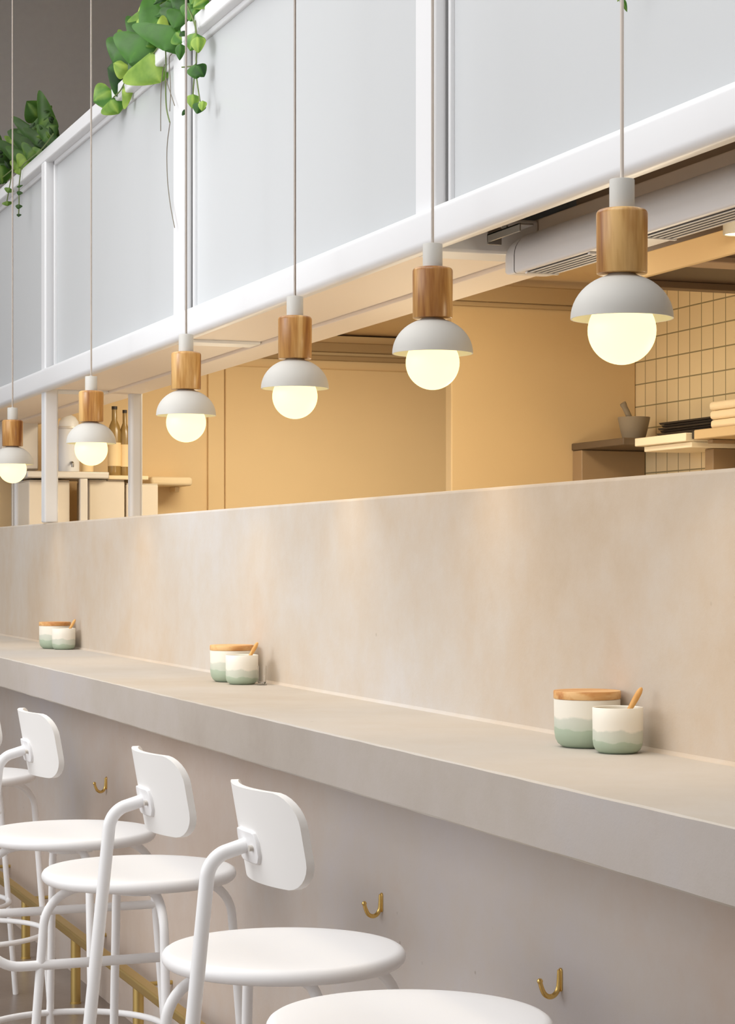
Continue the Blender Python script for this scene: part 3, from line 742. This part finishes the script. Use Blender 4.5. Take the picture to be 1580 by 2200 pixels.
o0 = at(345, 60, 1.56)
pl = thing('trailing_pothos', 'bright green trailing pothos spilling over the canopy top at upper left', 'plant', o0)
mb = MB()
for (b, t, w, v, tone, dv, ex) in [
    (q(800, -40), q(880, 120), 200, 1.60, .50, 0, {}), (q(900, 10), q(915, 200), 120, 1.60, .16, 0, {}), (q(1130, -10), q(965, 95), 120, 1.60, .14, 0, {}),
    (q(890, 140), q(650, 165), 110, 1.62, .10, 0, {}), (q(790, 185), q(525, 300), 130, 1.60, .74, 0, {}), (q(910, 200), q(560, 380), 190, 1.585, .34, 0, dict(droop=.06)),
    (q(800, 260), q(620, 410), 90, 1.59, .66, 0, {}), (q(610, 320), q(548, 390), 50, 1.59, .95, 0, {}),
    (q(1150, 150), q(985, 360), 110, 1.575, .24, 0, {}), (q(1010, 320), q(860, 620), 300, 1.548, .30, 0, dict(droop=.1)), (q(930, 330), q(760, 350), 70, 1.555, .80, 0, {}),
    (q(700, 430), q(440, 780), 250, 1.56, .30, 0, {}), (q(690, 410), q(470, 560), 200, 1.58, .22, 0, {}), (q(480, 540), q(240, 760), 220, 1.60, .22, 0, {}), (q(470, 525), q(320, 610), 110, 1.61, .50, 0, {}),
    (q(450, 885), q(175, 825), 130, 1.59, .10, 0, {}), (q(440, 830), q(245, 760), 70, 1.585, .72, 0, {}), (q(580, 790), q(420, 880), 110, 1.57, .16, 0, {}),
    (q(650, 690), q(445, 790), 120, 1.555, .46, 0, {}), (q(690, 640), q(820, 1005), 215, 1.54, .60, 0, dict(droop=.05)),
    (q(690, 560), q(620, 700), 80, 1.57, .92, 0, {}), (q(760, 580), q(640, 560), 90, 1.57, .4, 0, {}), (q(230, 1100), q(5, 1235), 110, 1.555, .52, 0, {}), (q(350, 1095), q(490, 1115), 90, 1.545, .66, 0, {}),
    (q(215, 1205), q(312, 1378), 88, 1.54, .56, 0, {}), (q(510, 880), q(525, 1025), 46, 1.548, .02, 0, {}),
    (q(1250, 100), q(1180, 270), 60, 1.56, .44, 0, {}), (q(1250, 400), q(1175, 615), 66, 1.54, .50, 0, {}), (q(1005, 385), q(1130, 540), 56, 1.54, .46, 0, {}),
    (q(1240, 780), q(1258, 965), 52, 1.54, .28, 0, {}), (q(1250, 785), q(1352, 940), 44, 1.54, .12, 0, {}),
    (q(1215, 1140), q(1203, 1315), 36, 1.54, .62, 0, {}), (q(1300, 1240), q(1262, 1388), 36, 1.54, .16, 0, {}), (q(1330, 1220), q(1322, 1350), 24, 1.54, .66, 0, {}),
    (q(1065, 530), q(1050, 735), 28, 1.54, .30, 0, {}), (q(1270, 440), q(1280, 650), 40, 1.54, .66, 0, {}), (q(1060, 385), q(1145, 432), 26, 1.54, .06, 0, {}),
    (q(1080, 1355), q(1132, 1372), 18, 1.54, .06, 0, {}), (q(1025, 120), q(970, 300), 40, 1.555, .74, 0, {}),
    (q(1395, -15), q(1215, 110), 50, 1.565, .56, 0, {}), (q(1330, -60), q(1180, 60), 80, 1.58, .45, 0, {}), (q(1150, 20), q(1040, 150), 90, 1.585, .12, 0, {}), (q(1080, -80), q(1010, 60), 120, 1.60, .26, 0, {}),
    (q(1000, 90), q(880, 270), 100, 1.59, .16, 0, {}), (q(1200, 30), q(1120, 220), 60, 1.57, .36, 0, {})]:
    px_leaf(mb, b, t, w, v, tone, dv, **ex)
for k in range(26):       # more leaves filling the heart of the plant
    x = rnd.uniform(330, 425); y = rnd.uniform(-90, 75) - (x - 330) * .25 + 10; a = rnd.uniform(1.2, 3.6); l_ = rnd.uniform(26, 46)
    px_leaf(mb, (x, y), (x + l_ * math.cos(a), y + l_ * math.sin(a)), l_ * rnd.uniform(.5, .75), rnd.uniform(1.575, 1.66), rnd.choice((.12, .2, .3, .42, .6)))
for k in range(10):
    x = rnd.uniform(270, 350); y = 150 - (x - 270) * 1.05 + rnd.uniform(-30, 8); a = rnd.uniform(1.8, 3.4); l_ = rnd.uniform(26, 42)
    px_leaf(mb, (x, y), (x + l_ * math.cos(a), y + l_ * math.sin(a)), l_ * rnd.uniform(.5, .75), rnd.uniform(1.58, 1.66), rnd.choice((.12, .2, .3)))
mb.v = [tuple(Vector(p) - o0) for p in mb.v]
obj('foliage', mb, 'leaf', pl, angle=80)
L = lambda pts, v: [at(q(*p)[0], q(*p)[1], v) - o0 for p in pts]
stems(pl, 'stem', 'vine', [L([(880, 600), (885, 800), (880, 1000), (890, 1300), (930, 1480)], 1.541), L([(1240, 250), (1260, 500), (1252, 700), (1235, 790), (1080, 815)], 1.541),
     L([(420, 880), (390, 980), (330, 1100), (240, 1190), (215, 1230)], 1.547), L([(790, 570), (730, 650), (660, 700)], 1.55), L([(1140, 60), (1200, 200), (1240, 330), (1245, 420)], 1.545),
     L([(650, 790), (600, 910)], 1.548), L([(1230, 790), (1225, 960), (1212, 1150)], 1.541), L([(1258, 960), (1290, 1180), (1305, 1250)], 1.541), L([(520, 840), (512, 900)], 1.55)], 0.0021)
stems(pl, 'aerial_root', 'vine_dry', [L([(870, 780), (840, 900), (822, 1200), (820, 1590)], 1.541), L([(880, 940), (930, 1100), (990, 1280)], 1.541),
     L([(935, 1480), (905, 1700), (895, 1900), (905, 2200), (940, 2500), (990, 2760)], 1.541), L([(1010, 450), (960, 640), (925, 720), (940, 1080), (930, 1350)], 1.541)], 0.0013)

LEAF[:] = [0.62, 0.80]
def q2(x, y): return (x / 7.331, 200 + y / 7.331)
o0 = at(60, 330, 1.58)
pl = thing('trailing_pothos', 'shade-coloured green pothos on the canopy top beyond the first white post', 'plant', o0)
mb = MB()
for (b, t, w, v, tone, dv, ex) in [
    (q2(620, 400), q2(375, 65), 100, 1.63, .45, .02, dict(fold=.4)), (q2(600, 530), q2(960, 380), 330, 1.60, .40, .0, dict(droop=.2)), (q2(700, 560), q2(985, 520), 150, 1.61, .4, .0, {}),
    (q2(600, 650), q2(400, 540), 220, 1.62, .42, .0, {}), (q2(340, 560), q2(235, 780), 120, 1.62, .26, .0, {}), (q2(560, 560), q2(380, 760), 240, 1.615, .3, .0, {}),
    (q2(700, 640), q2(520, 860), 260, 1.61, .26, .0, {}), (q2(820, 600), q2(640, 800), 220, 1.605, .36, .0, {}), (q2(480, 720), q2(300, 960), 250, 1.61, .28, .0, {}),
    (q2(600, 800), q2(420, 1020), 240, 1.60, .22, .0, {}), (q2(230, 720), q2(135, 840), 110, 1.62, .62, .0, {}), (q2(300, 860), q2(120, 1100), 240, 1.60, .26, .0, {}),
    (q2(90, 950), q2(-120, 1000), 170, 1.61, .32, .0, {}), (q2(30, 960), q2(110, 1180), 170, 1.60, .26, .0, {}), (q2(420, 930), q2(240, 1140), 200, 1.585, .38, .0, {}),
    (q2(560, 900), q2(380, 1080), 130, 1.585, .46, .0, {}), (q2(430, 1030), q2(250, 1200), 110, 1.57, .75, -.01, {}), (q2(340, 1080), q2(230, 1280), 120, 1.565, .62, -.01, {}),
    (q2(640, 880), q2(560, 1000), 90, 1.585, .5, .0, {}), (q2(10, 1130), q2(60, 1520), 90, 1.55, .5, -.01, {}), (q2(-20, 1100), q2(10, 1420), 110, 1.55, .36, -.01, {}),
    (q2(330, 1180), q2(300, 1320), 60, 1.555, .72, .0, {}), (q2(150, 1490), q2(105, 1590), 38, 1.54, .6, .0, {}), (q2(110, 1700), q2(120, 1800), 38, 1.54, .6, .0, {}),
    (q2(310, 1540), q2(285, 1630), 26, 1.54, .3, .0, {}), (q2(300, 1750), q2(280, 1850), 26, 1.54, .3, .0, {}), (q2(295, 1900), q2(290, 1960), 20, 1.54, .2, .0, {}), (q2(300, 1450), q2(310, 1500), 26, 1.54, .4, .0, {})]:
    px_leaf(mb, b, t, w, v, tone, dv, **ex)
for k in range(75):
    x = rnd.uniform(2, 116); y = 392 - x * .84 - rnd.uniform(0, 66); a = rnd.uniform(1.2, 4.4); l_ = rnd.uniform(16, 32)
    px_leaf(mb, (x, y), (x + l_ * math.cos(a), y + l_ * math.sin(a)), l_ * rnd.uniform(.5, .8), rnd.uniform(1.58, 1.68), rnd.choice((.08, .15, .25, .4, .55)))
mb.v = [tuple(Vector(p) - o0) for p in mb.v]
obj('foliage', mb, 'leaf_shaded', pl, angle=80)
L2 = lambda pts, v: [at(q2(*p)[0], q2(*p)[1], v) - o0 for p in pts]
stems(pl, 'stem', 'vine', [L2([(840, 640), (740, 780), (620, 920), (480, 1030), (350, 1150), (320, 1300), (300, 1480), (300, 1750), (292, 1950)], 1.545), L2([(250, 1150), (160, 1230), (40, 1330)], 1.555),
     L2([(240, 480), (330, 540), (430, 525)], 1.63), L2([(190, 1250), (150, 1480), (110, 1700)], 1.541)], 0.0022)

LEAF[:] = [1.0, 1.0]
o0 = at(1340, 0, 1.541) + Vector((0, 0, .45))
pl = thing('trailing_vine', 'thin green vine tip hanging over the canopy front at the top edge', 'plant', o0)
mb = MB()
for (b, t, w, tone) in [((1335, -6), (1348, 26), 13, .5), ((1334, -22), (1328, 4), 12, .75), ((1340, -60), (1356, -30), 16, .5), ((1338, -110), (1322, -75), 18, .5), ((1339, -160), (1358, -130), 18, .6), ((1338, -230), (1318, -190), 22, .5)]:
    px_leaf(mb, b, t, w, 1.541, tone)
mb.v = [tuple(Vector(p) - o0) for p in mb.v]
obj('foliage', mb, 'leaf', pl, angle=80)
stems(pl, 'stem', 'vine', [[at(1336, -800, 1.541) + Vector((.10, 0, -.03)) - o0, at(1336, -800, 1.541) + Vector((.05, 0, .018)) - o0] + [at(1336 + 3 * math.sin(k), y, 1.541) - o0 for k, y in enumerate((-780, -700, -500, -300, -150, -60, -5))]], 0.0018)

# ------------------------------------------------------------------ light
w = bpy.data.worlds.new('sky'); bpy.context.scene.world = w; w.use_nodes = True
bg = w.node_tree.nodes['Background']; bg.inputs['Color'].default_value = (0.95, 0.97, 1.0, 1); bg.inputs['Strength'].default_value = 0.75
def area(name, loc, target, sx, sy, power, col, spread=180):
    l = bpy.data.lights.new(name, 'AREA'); l.shape = 'RECTANGLE'; l.size = sx; l.size_y = sy; l.energy = power; l.color = col; l.spread = R(spread)
    o = bpy.data.objects.new(name, l); C.objects.link(o); o.location = loc
    o.rotation_euler = (Vector(target) - Vector(loc)).to_track_quat('-Z', 'Y').to_euler()
    return o
# daylight from the shop front on the street side, skylight in the bar ceiling
area('shopfront_daylight', (-3.8, 4.2, 2.6), (1.5, 4.6, 1.6), 5.0, 2.6, 98, (0.99, 0.99, 1.0))
# one tall pane of the shop front lets a softer, narrower beam fall across the middle of the bar
area('shopfront_pane', (-2.6, 4.4, 2.9), (1.55, 5.6, 1.85), 1.0, 1.4, 5.5, (0.97, 0.985, 1.0), 48)
area('skylight', (-0.6, 4.4, 4.75), (-0.6, 4.4, 0), 3.0, 9.0, 225, (1.0, 0.99, 0.98))
# kitchen lamps
area('kitchen_lamp', (2.9, 8.1, 2.42), (2.9, 8.4, 0), 1.0, 1.2, 62, (1.0, 0.88, 0.66))
area('kitchen_lamp', (2.3, 5.6, 2.26), (2.5, 5.8, 0), 0.5, 0.5, 13, (1.0, 0.88, 0.66))
area('kitchen_lamp', (2.3, 3.6, 2.26), (2.7, 4.2, 0), 0.5, 0.5, 24, (1.0, 0.88, 0.66))
def point(name, loc, power, rad, col):
    l = bpy.data.lights.new(name, 'POINT'); l.energy = power; l.color = col; l.shadow_soft_size = rad
    o = bpy.data.objects.new(name, l); C.objects.link(o); o.location = loc
# unseen fill lights added behind the ledge, brightening soffit and partition from below
for y, pw in ((2.9, 7), (4.4, 8), (5.6, 5), (7.6, 5)): point('hidden_kitchen_fill', (2.25, y, 1.36), pw, 0.12, (1.0, 0.86, 0.62))
# light of the pendant bulbs, thrown downwards from just below each globe
for o in [o for o in C.objects if o.name.startswith('pendant_lamp')]:
    l = bpy.data.lights.new('pendant_light', 'SPOT'); l.energy = 2.5; l.color = (1.0, 0.74, 0.42); l.spot_size = R(112); l.spot_blend = 1.0; l.shadow_soft_size = 0.03
    q_ = bpy.data.objects.new('pendant_light', l); C.objects.link(q_); q_.location = o.location + Vector((0, 0, -.068))
vs_ = bpy.context.scene.view_settings
vs_.view_transform = 'Standard'; vs_.look = 'None'; vs_.gamma = 1.0; vs_.exposure = 0.0
bpy.context.scene.cycles.max_bounces = 10; bpy.context.scene.cycles.diffuse_bounces = 5
